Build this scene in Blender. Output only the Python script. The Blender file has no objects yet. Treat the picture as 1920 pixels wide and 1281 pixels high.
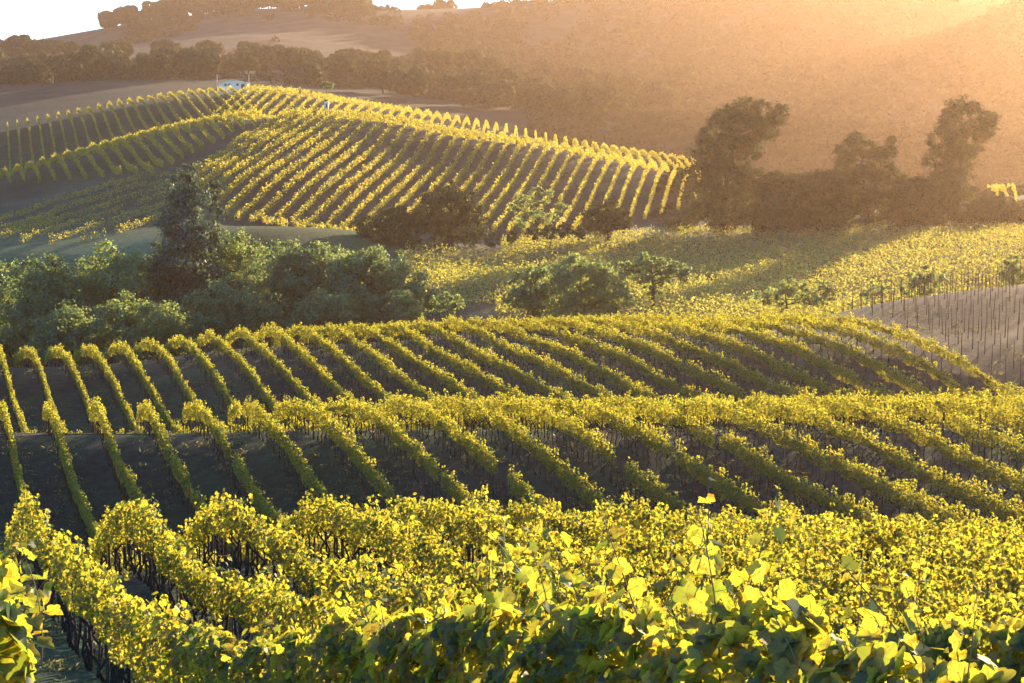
import bpy, math, random
import numpy as np
from mathutils import Vector, Matrix

SC = bpy.context.scene
COL = SC.collection
R = math.radians
rng = np.random.default_rng(7)
random.seed(7)

# ------------------------------------------------------------------ camera
FPX = 3200.0                      # focal length in pixels of the 1920 px wide photograph
PITCH = math.atan((640.5 - 300.0) / FPX)
cam_d = bpy.data.cameras.new('camera'); cam = bpy.data.objects.new('camera', cam_d); COL.objects.link(cam)
cam_d.sensor_width = 36.0; cam_d.lens = FPX / 1920.0 * 36.0
cam_d.clip_start = 0.1; cam_d.clip_end = 12000.0
cam.location = (0, 0, 0); cam.rotation_euler = (R(90) - PITCH, 0, 0)
SC.camera = cam

# ------------------------------------------------------------------ sky, sun, exposure
SUN_AZ, SUN_EL = R(30.0), R(12.0)          # azimuth measured to the right of the view axis (+Y)
w = bpy.data.worlds.new('World'); SC.world = w; w.use_nodes = True
nt = w.node_tree; nt.nodes.clear()
sky = nt.nodes.new('ShaderNodeTexSky'); sky.sky_type = 'NISHITA'; sky.sun_disc = False
sky.sun_elevation = SUN_EL; sky.sun_rotation = SUN_AZ
sky.air_density = 1.0; sky.dust_density = 0.5; sky.ozone_density = 6.0
bg = nt.nodes.new('ShaderNodeBackground'); bg.inputs['Strength'].default_value = 0.15
wo = nt.nodes.new('ShaderNodeOutputWorld')
nt.links.new(sky.outputs[0], bg.inputs[0]); nt.links.new(bg.outputs[0], wo.inputs[0])

sd = bpy.data.lights.new('sun', 'SUN'); sd.energy = 5.0; sd.angle = R(0.53); sd.color = (1.0, 0.77, 0.47)
sun = bpy.data.objects.new('sun', sd); COL.objects.link(sun)
to_sun = Vector((math.sin(SUN_AZ) * math.cos(SUN_EL), math.cos(SUN_AZ) * math.cos(SUN_EL), math.sin(SUN_EL)))
sun.rotation_euler = to_sun.to_track_quat('Z', 'Y').to_euler(); sun.location = to_sun * 300

SC.view_settings.view_transform = 'Standard'; SC.view_settings.look = 'None'
SC.view_settings.exposure = 1.9; SC.view_settings.gamma = 1.0
SC.render.engine = 'CYCLES'
cy = SC.cycles
cy.use_denoising = True
cy.max_bounces = 6; cy.diffuse_bounces = 2; cy.glossy_bounces = 2; cy.transmission_bounces = 4
cy.transparent_max_bounces = 8; cy.volume_bounces = 0
cy.sample_clamp_indirect = 4.0

# ------------------------------------------------------------------ helpers
CP, SP = math.cos(PITCH), math.sin(PITCH)
def P(x, y, Y):
    """Point at depth Y (metres ahead of the camera) seen at pixel (x, y) of the photograph."""
    dx = (np.asarray(x, float) - 960.0) / FPX; dy = (640.5 - np.asarray(y, float)) / FPX
    wy = CP + dy * SP; wz = -SP + dy * CP
    s = np.asarray(Y, float) / wy
    return np.stack([dx * s, wy * s, wz * s], -1)

def tag(o, label=None, cat=None, group=None, kind=None):
    if label: o['label'] = label
    if cat: o['category'] = cat
    if group: o['group'] = group
    if kind: o['kind'] = kind
    return o

def empty(name, loc):
    o = bpy.data.objects.new(name, None); COL.objects.link(o); o.location = loc
    o.empty_display_size = 0.3
    return o

def mesh_np(name, verts, faces_k=None, mat=None, origin=None, parent=None, smooth=False, loose=None, link=True, loc=None):
    """verts (N,3); faces_k list of (M,k) int arrays."""
    verts = np.asarray(verts, np.float32)
    if origin is not None: verts = verts - np.asarray(origin, np.float32)
    me = bpy.data.meshes.new(name)
    me.vertices.add(len(verts)); me.vertices.foreach_set('co', verts.ravel())
    li = np.concatenate([f.ravel() for f in faces_k]).astype(np.int32)
    tot = np.concatenate([np.full(len(f), f.shape[1], np.int32) for f in faces_k])
    st = np.concatenate([[0], np.cumsum(tot)[:-1]]).astype(np.int32)
    me.loops.add(len(li)); me.loops.foreach_set('vertex_index', li)
    me.polygons.add(len(tot)); me.polygons.foreach_set('loop_start', st); me.polygons.foreach_set('loop_total', tot)
    if smooth: me.polygons.foreach_set('use_smooth', np.ones(len(tot), bool))
    me.update(calc_edges=True)
    if mat: me.materials.append(mat)
    if not link: return me
    o = bpy.data.objects.new(name, me); COL.objects.link(o)
    if loc is not None: o.location = loc
    elif origin is not None and parent is None: o.location = origin
    if parent is not None: o.parent = parent
    return o

class MB:
    """Collects tubes and boxes into one mesh."""
    def __init__(s): s.v = []; s.f = {}; s.n = 0
    def add(s, v, f):
        v = np.asarray(v, float)
        for q in f: s.f.setdefault(len(q), []).append([i + s.n for i in q])
        s.v.append(v); s.n += len(v)
    def tube(s, pts, rad, k=6):
        pts = np.asarray(pts, float); n = len(pts); ring = []
        for i in range(n):
            d = pts[min(i + 1, n - 1)] - pts[max(i - 1, 0)]; d = d / (np.linalg.norm(d) + 1e-9)
            a = np.cross(d, [0.31, 0.95, 0.05]);
            if np.linalg.norm(a) < 0.1: a = np.cross(d, [1, 0, 0])
            a /= np.linalg.norm(a); b = np.cross(d, a)
            t = np.arange(k) * 2 * math.pi / k
            ring.append(pts[i] + rad[i] * (np.cos(t)[:, None] * a + np.sin(t)[:, None] * b))
        f = []
        for i in range(n - 1):
            for j in range(k):
                f.append([i * k + j, i * k + (j + 1) % k, (i + 1) * k + (j + 1) % k, (i + 1) * k + j])
        f.append(list(range(k))[::-1]); f.append([(n - 1) * k + j for j in range(k)])
        s.add(np.concatenate(ring), f)
    def box(s, c, h):
        c = np.asarray(c, float); h = np.asarray(h, float)
        v = [c + h * np.array([x, y, z]) for z in (-1, 1) for y in (-1, 1) for x in (-1, 1)]
        s.add(v, [[0, 2, 3, 1], [4, 5, 7, 6], [0, 1, 5, 4], [2, 6, 7, 3], [0, 4, 6, 2], [1, 3, 7, 5]])
    def build(s, name, mat, origin=None, parent=None, smooth=False, link=True):
        return mesh_np(name, np.concatenate(s.v), [np.array(q) for q in s.f.values()], mat, origin, parent, smooth, link=link)

ONES = ['', 'first', 'second', 'third', 'fourth', 'fifth', 'sixth', 'seventh', 'eighth', 'ninth', 'tenth', 'eleventh', 'twelfth',
        'thirteenth', 'fourteenth', 'fifteenth', 'sixteenth', 'seventeenth', 'eighteenth', 'nineteenth']
TENS = {20: ('twentieth', 'twenty'), 30: ('thirtieth', 'thirty'), 40: ('fortieth', 'forty'), 50: ('fiftieth', 'fifty')}
def ordinal(n):
    if n < 20: return ONES[n]
    a, b = TENS[n // 10 * 10]
    return a if n % 10 == 0 else b + '-' + ONES[n % 10]

# ------------------------------------------------------------------ materials
def new_mat(name):
    m = bpy.data.materials.new(name); m.use_nodes = True
    t = m.node_tree; t.nodes.clear()
    return m, t, t.nodes.new('ShaderNodeOutputMaterial')

def leaf_mat(name, cols, trans, tw=0.55, gloss=0.05, veins=False):
    """Thin leaf: diffuse front, light shining through, a little sheen; each leaf its own tone."""
    m, t, out = new_mat(name)
    geo = t.nodes.new('ShaderNodeNewGeometry')
    r1 = t.nodes.new('ShaderNodeValToRGB'); r2 = t.nodes.new('ShaderNodeValToRGB')
    for r, cs in ((r1, cols), (r2, trans)):
        e = r.color_ramp.elements
        while len(e) < len(cs): e.new(0.5)
        for i, c in enumerate(cs): e[i].position = i / (len(cs) - 1); e[i].color = (*c, 1)
        t.links.new(geo.outputs['Random Per Island'], r.inputs[0])
    d = t.nodes.new('ShaderNodeBsdfDiffuse'); tr = t.nodes.new('ShaderNodeBsdfTranslucent')
    if veins:
        av = t.nodes.new('ShaderNodeAttribute'); av.attribute_name = 'vein'
        vr = t.nodes.new('ShaderNodeValToRGB'); ve = vr.color_ramp.elements
        ve[0].position = .80; ve[0].color = (0, 0, 0, 1); ve[1].position = .97; ve[1].color = (1, 1, 1, 1); t.links.new(av.outputs['Fac'], vr.inputs[0])
        gp = t.nodes.new('ShaderNodeNewGeometry'); no = t.nodes.new('ShaderNodeTexNoise'); no.inputs['Scale'].default_value = 22; no.inputs['Detail'].default_value = 5
        t.links.new(gp.outputs['Position'], no.inputs['Vector'])
        br = t.nodes.new('ShaderNodeValToRGB'); be = br.color_ramp.elements
        be[0].position = .36; be[0].color = (.62, .42, .25, 1); be[1].position = .46; be[1].color = (1, 1, 1, 1)
        e3 = be.new(.72); e3.color = (.80, .95, .9, 1); t.links.new(no.outputs[0], br.inputs[0])
        res = []
        for r, vc in ((r1, (.12, .15, .06, 1)), (r2, (.30, .36, .04, 1))):
            a1 = t.nodes.new('ShaderNodeMixRGB'); a1.blend_type = 'MULTIPLY'; a1.inputs[0].default_value = 1
            t.links.new(r.outputs[0], a1.inputs[1]); t.links.new(br.outputs[0], a1.inputs[2])
            a2 = t.nodes.new('ShaderNodeMixRGB'); a2.inputs[2].default_value = vc
            t.links.new(vr.outputs[0], a2.inputs[0]); t.links.new(a1.outputs[0], a2.inputs[1]); res.append(a2)
        r1, r2 = res
    g = t.nodes.new('ShaderNodeBsdfGlossy'); g.inputs['Roughness'].default_value = 0.45; g.inputs['Color'].default_value = (1, 1, 1, 1)
    t.links.new(r1.outputs[0], d.inputs['Color']); t.links.new(r2.outputs[0], tr.inputs['Color'])
    m1 = t.nodes.new('ShaderNodeMixShader'); m1.inputs[0].default_value = tw
    t.links.new(d.outputs[0], m1.inputs[1]); t.links.new(tr.outputs[0], m1.inputs[2])
    m2 = t.nodes.new('ShaderNodeMixShader'); m2.inputs[0].default_value = gloss
    t.links.new(m1.outputs[0], m2.inputs[1]); t.links.new(g.outputs[0], m2.inputs[2])
    t.links.new(m2.outputs[0], out.inputs[0])
    return m

def rough_mat(name, c1, c2, scale=3.0, rough=0.9, bump=0.0):
    m, t, out = new_mat(name)
    tc = t.nodes.new('ShaderNodeTexCoord'); n = t.nodes.new('ShaderNodeTexNoise')
    n.inputs['Scale'].default_value = scale; n.inputs['Detail'].default_value = 6
    t.links.new(tc.outputs['Object'], n.inputs['Vector'])
    r = t.nodes.new('ShaderNodeValToRGB'); e = r.color_ramp.elements
    e[0].position = 0.3; e[0].color = (*c1, 1); e[1].position = 0.7; e[1].color = (*c2, 1)
    t.links.new(n.outputs[0], r.inputs[0])
    b = t.nodes.new('ShaderNodeBsdfPrincipled'); b.inputs['Roughness'].default_value = rough
    b.inputs['Specular IOR Level'].default_value = 0.2
    t.links.new(r.outputs[0], b.inputs['Base Color'])
    if bump:
        bm = t.nodes.new('ShaderNodeBump'); bm.inputs['Strength'].default_value = 0.6; bm.inputs['Distance'].default_value = bump
        t.links.new(n.outputs[0], bm.inputs['Height']); t.links.new(bm.outputs[0], b.inputs['Normal'])
    t.links.new(b.outputs[0], out.inputs[0])
    return m

M_VINE = leaf_mat('vine_leaf', [(.018, .055, .032), (.03, .075, .036), (.055, .10, .036)],
                  [(.38, .45, .035), (.72, .63, .035), (.88, .67, .045)], 0.5, 0.016, True)
M_VINE_FAR = leaf_mat('vine_leaf_far', [(.018, .04, .02), (.03, .06, .022), (.06, .085, .026)],
                  [(.45, .46, .04), (.74, .61, .045), (.90, .65, .055)], 0.5, 0.03)
M_VALLEY = leaf_mat('valley_vine_leaf', [(.03, .06, .03), (.05, .08, .035), (.07, .09, .035)],
                     [(.28, .33, .05), (.50, .47, .06), (.78, .60, .07)], 0.5, 0.03)
M_OAK = leaf_mat('oak_leaf', [(.034, .075, .04), (.055, .105, .05), (.085, .13, .055)],
                 [(.18, .28, .07), (.27, .36, .08), (.40, .42, .09)], 0.5, 0.03)
M_WILLOW = leaf_mat('willow_leaf', [(.05, .095, .045), (.075, .125, .055), (.11, .15, .06)],
                 [(.24, .36, .08), (.35, .44, .09), (.48, .48, .10)], 0.5, 0.03)
M_EVER = leaf_mat('evergreen_leaf', [(.02, .05, .04), (.032, .072, .052), (.05, .09, .055)],
                 [(.07, .13, .06), (.12, .18, .07), (.24, .27, .09)], 0.3, 0.02)
M_WOOD = leaf_mat('wood_leaf', [(.025, .035, .016), (.035, .05, .02), (.05, .06, .025)],
                 [(.06, .08, .02), (.09, .10, .03), (.13, .12, .04)], 0.3, 0.008)
M_SCRUB = leaf_mat('scrub_leaf', [(.040, .044, .022), (.045, .048, .025), (.052, .052, .028)], [(.05, .05, .02), (.06, .06, .025), (.07, .065, .03)], 0.15, 0.0)
M_BARK = rough_mat('bark', (.035, .025, .018), (.09, .07, .05), 6, 0.95, 0.02)
M_VTRUNK = rough_mat('vine_bark', (.02, .014, .01), (.055, .04, .03), 30, 0.95, 0.01)
M_STAKE = rough_mat('stake_wood', (.05, .035, .025), (.11, .08, .055), 12, 0.9)
M_STEEL = rough_mat('rusty_steel', (.03, .02, .018), (.08, .05, .035), 12, 0.8)
M_WIRE = rough_mat('wire', (.12, .12, .12), (.2, .2, .2), 12, 0.6)
M_CANE = rough_mat('vine_cane', (.14, .09, .04), (.26, .17, .08), 18, 0.7)
M_WHITE = rough_mat('white_paint', (.80, .68, .48), (.86, .74, .54), 2, 0.6)
M_ROOF = rough_mat('pale_metal_roof', (.78, .67, .49), (.84, .73, .55), 1.5, 0.45)
M_DARK = rough_mat('dark_opening', (.03, .03, .035), (.05, .05, .055), 3, 0.5)
M_CREST_SUN = rough_mat('painted_crest_sun', (.24, .19, .12), (.40, .33, .22), 1.2, 0.95)  # pale colour stands in for sun on the crest ground

# ------------------------------------------------------------------ terrain: control points -> smooth height field
# (pixel x, pixel y, depth, height of canopy standing there): the ground lies that much lower
K = []
def k(x, y, Y, h=1.85): K.append((x, y, Y, h))
def kz(x, Y, z): # canopy-top height given directly
    K.append((x, 640.5 + FPX * math.tan(math.atan2(-z, Y) - PITCH), Y, 1.85))
for x in (-160, 400, 960, 1500, 2080):                       # near slope
    for Y, z in ((2.4, -0.75), (4.7, -1.25), (7.3, -1.65), (9.2, -2.25), (10.9, -2.9), (13.5, -3.75), (16.3, -4.5), (20.4, -5.5), (27, -6.55), (34, -7.6)):
        kz(x, Y, z)
for x, Y, z in ((-160, 37, -7.7), (50, 40, -8.1), (215, 43.2, -8.85), (380, 45, -9.1), (560, 45.7, -9.2), (900, 46, -9.3), (1300, 45, -9.3), (1900, 44, -9.4), (2080, 44, -9.45)):
    kz(x, Y, z)
for x, Y, z in ((-160, 47, -10.6), (150, 52, -11.9), (560, 53, -12.1), (900, 53, -12.0), (1300, 52, -11.6), (1900, 50, -11.3),
                (-160, 58, -14.2), (150, 60, -14.3), (560, 60, -13.6), (900, 60, -13.4), (1300, 57, -12.9), (1900, 55, -12.5), (2080, 55, -12.5)):
    kz(x, Y, z)
for p in ((260, 940, 74.5), (215, 845, 82.6), (180, 752, 90), (600, 905, 73.4), (515, 790, 82.2), (460, 747, 89),     # middle slope
          (1190, 960, 65.7), (1090, 885, 70.8), (1010, 815, 75.5), (960, 780, 78.8), (830, 740, 88.7), (0, 940, 76), (-160, 930, 77), (-160, 840, 84), (0, 840, 84), (-160, 755, 91), (20, 754, 90),
          (1860, 970, 60.2), (1640, 870, 67.4), (1440, 775, 75.6), (1260, 740, 85), (1920, 930, 62.4), (1740, 850, 68.1), (1540, 760, 76), (1440, 737, 80.6), (2080, 935, 62), (2080, 820, 70), (2080, 740, 79),
          (1850, 732, 79.6), (1650, 735, 80), (1050, 738, 86)):
    k(*p)
for x, Y, z in ((-160, 100, -15.6), (180, 100, -15.6), (500, 99, -15.0), (830, 98, -14.6), (1100, 96, -14.0), (1440, 91, -12.9), (1850, 90, -12.8), (2080, 90, -12.8),
                (-160, 107, -17.3), (180, 107, -17.3), (500, 107, -16.6), (830, 105, -15.7), (1100, 103, -15.1), (1440, 98, -14.2), (1850, 98, -13.9), (2080, 98, -13.9)):
    kz(x, Y, z)
for p in ((570, 730, 118.7), (510, 660, 128.7), (480, 636, 134.4), (450, 612, 140.6), (1050, 730, 112), (960, 675, 121), (880, 640, 130), (790, 596, 141.8), (1100, 586, 140),   # far crest of the near hill
          (1905, 720, 105.4), (1800, 655, 111), (1700, 610, 116.8), (1600, 587, 123.3), (1740, 720, 106), (1640, 665, 111.8), (1540, 620, 118), (1440, 595, 125),
          (1300, 588, 133), (1320, 640, 120), (1400, 725, 108), (0, 652, 135), (35, 790, 111), (165, 645, 138.6), (235, 770, 116), (-160, 655, 138), (-160, 785, 112), (300, 632, 140), (1450, 584, 134)):
    k(*p)
for p in ((1905, 702, 112, 0), (1800, 625, 126, 0), (1900, 610, 128, 0), (1900, 536, 150, 0), (1770, 552, 149, 0), (1650, 569, 146, 0), (2080, 690, 110, 0), (2080, 520, 152, 0),
          (1900, 557, 158, 0), (1650, 584, 156, 0), (2080, 545, 160, 0)):     # bare slope with stakes
    k(*p)
for x, Y, z in ((-160, 152, -17.5), (165, 152, -17.3), (450, 152, -16.2), (790, 152, -14.8), (1100, 150, -14.0), (1350, 147, -13.4),
                (-160, 185, -22), (165, 185, -22), (450, 185, -20.5), (700, 185, -16)):
    kz(x, Y, z)
for p in ((1000, 562, 165), (1300, 556, 163), (1500, 556, 168), (1900, 545, 172), (850, 512, 195, 1.5), (1000, 500, 200), (1300, 495, 200), (1600, 492, 198), (1900, 486, 198), (2080, 480, 198),
          (780, 478, 225, 1), (1000, 455, 232), (1300, 448, 232), (1600, 440, 230), (1900, 425, 230), (2080, 420, 230),
          (1000, 438, 248), (1250, 420, 250), (1500, 417, 252), (1700, 413, 252), (1860, 408, 255), (2080, 400, 255),
          (60, 480, 225, 0), (0, 445, 240, 0), (300, 470, 225, 0), (-160, 440, 240, 0), (150, 410, 258, 0), (0, 395, 268, 0), (300, 400, 255, 0), (-160, 380, 270, 0),
          (330, 324, 277), (180, 343, 274, 1), (100, 350, 284), (30, 362, 290), (-160, 370, 290),
          (480, 440, 228, 0), (540, 425, 240, 0), (655, 435, 246, 0), (430, 392, 254), (380, 345, 264), (652, 427, 248), (750, 350, 283), (1220, 390, 282), (1077, 420, 260), (1132, 345, 296), (962, 362, 285), (805, 300, 307),
          (365, 307, 277), (450, 250, 302), (560, 208, 331), (480, 205, 333), (660, 206, 333), (760, 217, 331), (850, 238, 331), (960, 251, 331), (1100, 276, 331), (1252, 307, 331), (1400, 335, 331),
          (297, 312, 283), (340, 290, 297), (377, 264, 309), (400, 215, 334), (301, 236, 333), (227, 255, 333), (132, 281, 333), (34, 309, 333), (-160, 350, 333), (210, 317, 285), (262, 275, 308)):
    k(*p)
for x, y, Y in ((480, 216, 352), (850, 262, 352), (1100, 296, 352), (1252, 326, 352), (250, 258, 352), (34, 320, 352), (-160, 360, 352),
                (480, 207, 375), (850, 252, 380), (1100, 283, 382), (1252, 312, 382), (280, 238, 365), (15, 312, 366), (-160, 340, 366),
                (480, 160, 420), (560, 166, 420), (640, 182, 422), (800, 206, 424), (960, 236, 425), (1100, 266, 425), (1280, 292, 425), (400, 165, 415), (250, 184, 412), (130, 208, 411), (0, 236, 410), (-160, 262, 410)):
    k(x, y, Y)
for p in ((480, 185, 455), (0, 255, 450), (250, 215, 450), (800, 240, 460), (1100, 297, 470), (1250, 318, 470), (-160, 270, 450),
          (0, 205, 520), (250, 190, 520), (480, 185, 520), (800, 235, 510), (1100, 290, 505), (1100, 222, 580), (1250, 312, 500), (1250, 225, 580), (850, 200, 580), (-160, 215, 520),
          (0, 160, 600), (250, 150, 600), (480, 155, 600), (700, 165, 620), (900, 185, 640), (1080, 205, 640), (-160, 165, 600),
          (0, 134, 720), (250, 134, 720), (480, 135, 720), (700, 140, 740), (900, 145, 760), (1080, 165, 780), (-160, 138, 720),
          (1500, 385, 300), (1700, 385, 300), (1900, 372, 300), (2080, 365, 300), (1350, 365, 360), (1500, 360, 400), (1700, 360, 400), (1900, 355, 400), (2080, 350, 400), (1350, 335, 470), (1520, 340, 480), (1700, 345, 480), (1900, 345, 480), (2080, 340, 480),
          (1350, 225, 580), (1520, 240, 540), (1640, 245, 540), (1900, 255, 560), (2080, 245, 560), (1520, 262, 600), (1350, 205, 700), (1600, 195, 700), (1900, 170, 700), (2080, 140, 700), (2300, 160, 700),
          (1350, 115, 900), (1600, 105, 900), (1780, 66, 850), (1920, 8, 850), (2080, 40, 850), (1780, 90, 930), (1920, 50, 950), (1600, 60, 1000), (1350, 70, 1000),
          (1100, 95, 950), (900, 80, 980), (700, 85, 960), (480, 70, 960), (250, 85, 950), (0, 115, 900),
          (-160, 130, 1050), (0, 116, 1050), (100, 96, 1120), (200, 64, 1150), (300, 36, 1180), (400, 25, 1200), (480, 18, 1220), (560, 17, 1220), (640, 26, 1230), (700, 38, 1235), (750, 48, 1240), (800, 38, 1240), (850, 32, 1240), (950, 27, 1250), (1060, 10, 1250),
          (1200, -12, 1250), (1350, -18, 1250), (1600, -22, 1200), (1900, -22, 1150), (2080, 0, 1150), (2300, 60, 1150)):
    k(p[0], p[1], p[2], p[3] if len(p) > 3 else 0)
for x in (-160, 250, 640, 960, 1350, 1700, 2080):
    kz(x, 1600, 70); kz(x, 2300, 60)
K = np.array(K)
KP = P(K[:, 0], K[:, 1], K[:, 2]); KP[:, 2] -= K[:, 3]
SA, SB = 2.2, 2.6
def dom(X, Y): return np.stack([SA * X / Y, SB * np.log(Y)], -1)
KD = dom(KP[:, 0], KP[:, 1]); KV = KP[:, 2] / KP[:, 1]
def phi(r2): return 0.5 * r2 * np.log(r2 + 1e-12)
n = len(KD)
A = np.zeros((n + 3, n + 3))
A[:n, :n] = phi(((KD[:, None] - KD[None]) ** 2).sum(-1)) + np.eye(n) * 4e-4
A[:n, n] = 1; A[:n, n + 1:] = KD; A[n, :n] = 1; A[n + 1:, :n] = KD.T
COEF = np.linalg.solve(A, np.concatenate([KV, np.zeros(3)]))
def G(X, Y):
    """Ground height at (X, Y)."""
    X = np.asarray(X, float); Y = np.asarray(Y, float)
    sh = np.broadcast(X, Y).shape
    X = np.broadcast_to(X, sh).ravel(); Yr = np.broadcast_to(Y, sh).ravel()
    Yc = np.clip(Yr, 2.4, 2300.0)
    u = np.clip(X / Yc, -0.37, 0.42)
    d = dom(u * Yc, Yc); out = np.empty(len(Yc))
    for i in range(0, len(Yc), 20000):
        q = d[i:i + 20000]
        ph = phi(((q[:, None] - KD[None]) ** 2).sum(-1))
        out[i:i + 20000] = ph @ COEF[:n] + COEF[n] + q @ COEF[n + 1:]
    return (out * Yc).reshape(sh)

APEX = 14.0
us = np.concatenate([np.linspace(-1.3, -0.44, 16), np.linspace(-0.42, 0.42, 230), np.linspace(0.44, 1.3, 16)])
ys = np.concatenate([np.exp(np.linspace(math.log(3.0), math.log(2300 + APEX), 560)), [4000 + APEX, 9000 + APEX]])
UU, YY = np.meshgrid(us, ys)
GX = UU * YY; GY = YY - APEX
GZ = G(GX, GY)
gv = np.stack([GX, GY, GZ], -1).reshape(-1, 3)
nu, ny = len(us), len(ys)
ii = (np.arange(ny - 1)[:, None] * nu + np.arange(nu - 1)[None]).ravel()
gf = np.stack([ii, ii + 1, ii + nu + 1, ii + nu], -1)

def wob(s, scale, seed):
    """Smooth 1-D noise."""
    r = np.random.default_rng(seed); tb = r.normal(size=400)
    x = s / scale; i = np.floor(x).astype(int); f = x - i; f = f * f * (3 - 2 * f)
    return tb[i % 400] * (1 - f) + tb[(i + 1) % 400] * f

def ground_mat():
    m, t, out = new_mat('ground')
    L = t.links.new
    at = t.nodes.new('ShaderNodeVertexColor'); at.layer_name = 'soil'
    geo = t.nodes.new('ShaderNodeNewGeometry')
    def noise(sc, det=6, rough=0.6):
        n_ = t.nodes.new('ShaderNodeTexNoise'); n_.inputs['Scale'].default_value = sc; n_.inputs['Detail'].default_value = det
        n_.inputs['Roughness'].default_value = rough; L(geo.outputs['Position'], n_.inputs['Vector']); return n_
    def ramp(src, p0, c0, p1, c1):
        r = t.nodes.new('ShaderNodeValToRGB'); e = r.color_ramp.elements
        e[0].position = p0; e[0].color = (*c0, 1); e[1].position = p1; e[1].color = (*c1, 1); L(src, r.inputs[0]); return r
    n1 = noise(1.7, 8, 0.7); n2 = noise(0.06, 6, 0.65); n3 = noise(11, 4, 0.7)
    r1 = ramp(n1.outputs[0], 0.3, (.45, .45, .45), 0.7, (1.5, 1.45, 1.35))
    r2 = ramp(n2.outputs[0], 0.35, (.6, .62, .6), 0.65, (1.35, 1.3, 1.2))
    r3 = ramp(n3.outputs[0], 0.3, (.6, .6, .6), 0.7, (1.4, 1.4, 1.4))
    def mul(a, b):
        x = t.nodes.new('ShaderNodeMixRGB'); x.blend_type = 'MULTIPLY'; x.inputs[0].default_value = 1; L(a, x.inputs[1]); L(b, x.inputs[2]); return x
    c = mul(mul(mul(at.outputs[0], r1.outputs[0]).outputs[0], r2.outputs[0]).outputs[0], r3.outputs[0])
    b = t.nodes.new('ShaderNodeBsdfPrincipled'); b.inputs['Roughness'].default_value = 1.0; b.inputs['Specular IOR Level'].default_value = 0.1
    L(c.outputs[0], b.inputs['Base Color'])
    bm = t.nodes.new('ShaderNodeBump'); bm.inputs['Strength'].default_value = 0.7; bm.inputs['Distance'].default_value = 0.12
    ad = t.nodes.new('ShaderNodeMath'); ad.operation = 'ADD'; L(n1.outputs[0], ad.inputs[0]); L(n3.outputs[0], ad.inputs[1])
    L(ad.outputs[0], bm.inputs['Height']); L(bm.outputs[0], b.inputs['Normal']); L(b.outputs[0], out.inputs[0])
    return m
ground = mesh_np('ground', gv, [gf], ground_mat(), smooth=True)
tag(ground, kind='structure')
X, Y = gv[:, 0], np.maximum(gv[:, 1], 1)
px = 960 + FPX * X / Y
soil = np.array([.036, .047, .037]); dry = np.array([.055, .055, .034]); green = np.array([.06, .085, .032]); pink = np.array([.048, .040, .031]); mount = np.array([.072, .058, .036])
def sm(x, a, b): return np.clip((x - a) / (b - a), 0, 1)[:, None]
c = np.tile(soil, (len(gv), 1))
pg = wob(X * .9 + Y * .5, 1.7, 71) + wob(Y * .6 - X * .4, 2.6, 72)
c = c + (np.array([.034, .066, .034]) - c) * sm(pg, -.2, 1.2)
c = c + (pink - c) * (sm(px, 1560, 1700) * sm(Y, 100, 115) * (1 - sm(Y, 158, 165)))
c = c + (green - c) * (sm(Y, 150, 170) * (1 - sm(Y, 240, 262)) * (1 - sm(px, 700, 900)))
c = c + (np.array([.13, .10, .05]) - c) * (sm(Y, 152, 170) * (1 - sm(Y, 240, 262)) * sm(px, 700, 900))
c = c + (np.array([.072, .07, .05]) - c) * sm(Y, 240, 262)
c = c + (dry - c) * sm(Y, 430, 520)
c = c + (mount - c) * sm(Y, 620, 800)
c = c + (np.array([.042, .042, .024]) - c) * (sm(Y, 430, 560) * sm(px, 600, 900))
c = c + (np.array([.045, .048, .028]) - c) * (sm(Y, 254, 262) * (1 - sm(Y, 430, 480)) * sm(px, 1240, 1300))
c = c + (np.array([.10, .155, .075]) - c) * (sm(Y, 215, 230) * (1 - sm(Y, 290, 310)) * (1 - sm(px, 330, 480)))
c = c + (np.array([.055, .072, .042]) - c) * (sm(Y, 225, 250) * (1 - sm(Y, 450, 520)) * (1 - sm(px, 380, 560)))
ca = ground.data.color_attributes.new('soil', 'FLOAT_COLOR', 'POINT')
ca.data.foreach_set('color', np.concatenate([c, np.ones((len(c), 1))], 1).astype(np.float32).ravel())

# ------------------------------------------------------------------ leaves
def unit(v): return v / (np.linalg.norm(v, axis=-1, keepdims=True) + 1e-9)
def vine_outline():
    o = [(0, -.30)]
    for th, rad in ((-62, .50), (-50, .56), (-30, .53), (-12, .47), (4, .56), (20, .60), (34, .56), (48, .47), (62, .55), (76, .62)):
        o.append((rad * math.cos(R(th)), rad * math.sin(R(th))))
    o.append((0, .74))
    o += [(-x, y) for x, y in o[-2:0:-1]]
    return np.array([(x, y, .22 * abs(x) - .16 * max(y, 0) ** 2) for x, y in o])
LOBED = vine_outline()
ROUND5 = np.array([(0, -.5, 0), (.5, -.15, .12), (.3, .48, 0), (-.3, .48, 0), (-.5, -.15, .12)])
DIAM = np.array([(0, -.6, 0), (.42, 0, .1), (0, .6, 0), (-.42, 0, .1)])
def leaves(pos, nrm, size, shape):
    """Leaf polygons at pos with normals nrm; returns vertices and faces."""
    N = len(pos); nrm = unit(nrm)
    a = unit(np.cross(nrm, rng.normal(size=(N, 3)))); b = np.cross(nrm, a)
    b_up = np.where(b[:, 2:3] > 0, -1, 1); b = b * b_up                     # tips hang down
    s = np.asarray(size)[:, None, None] if np.ndim(size) else size
    sh = shape[None] * np.array([1, 1, 1.0])
    v = pos[:, None] + s * (sh[..., 0:1] * a[:, None] + sh[..., 1:2] * b[:, None] + sh[..., 2:3] * rng.uniform(-.4, 2.2, N)[:, None, None] * nrm[:, None])
    kk = len(shape)
    return v.reshape(-1, 3), np.arange(N * kk).reshape(N, kk)
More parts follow.
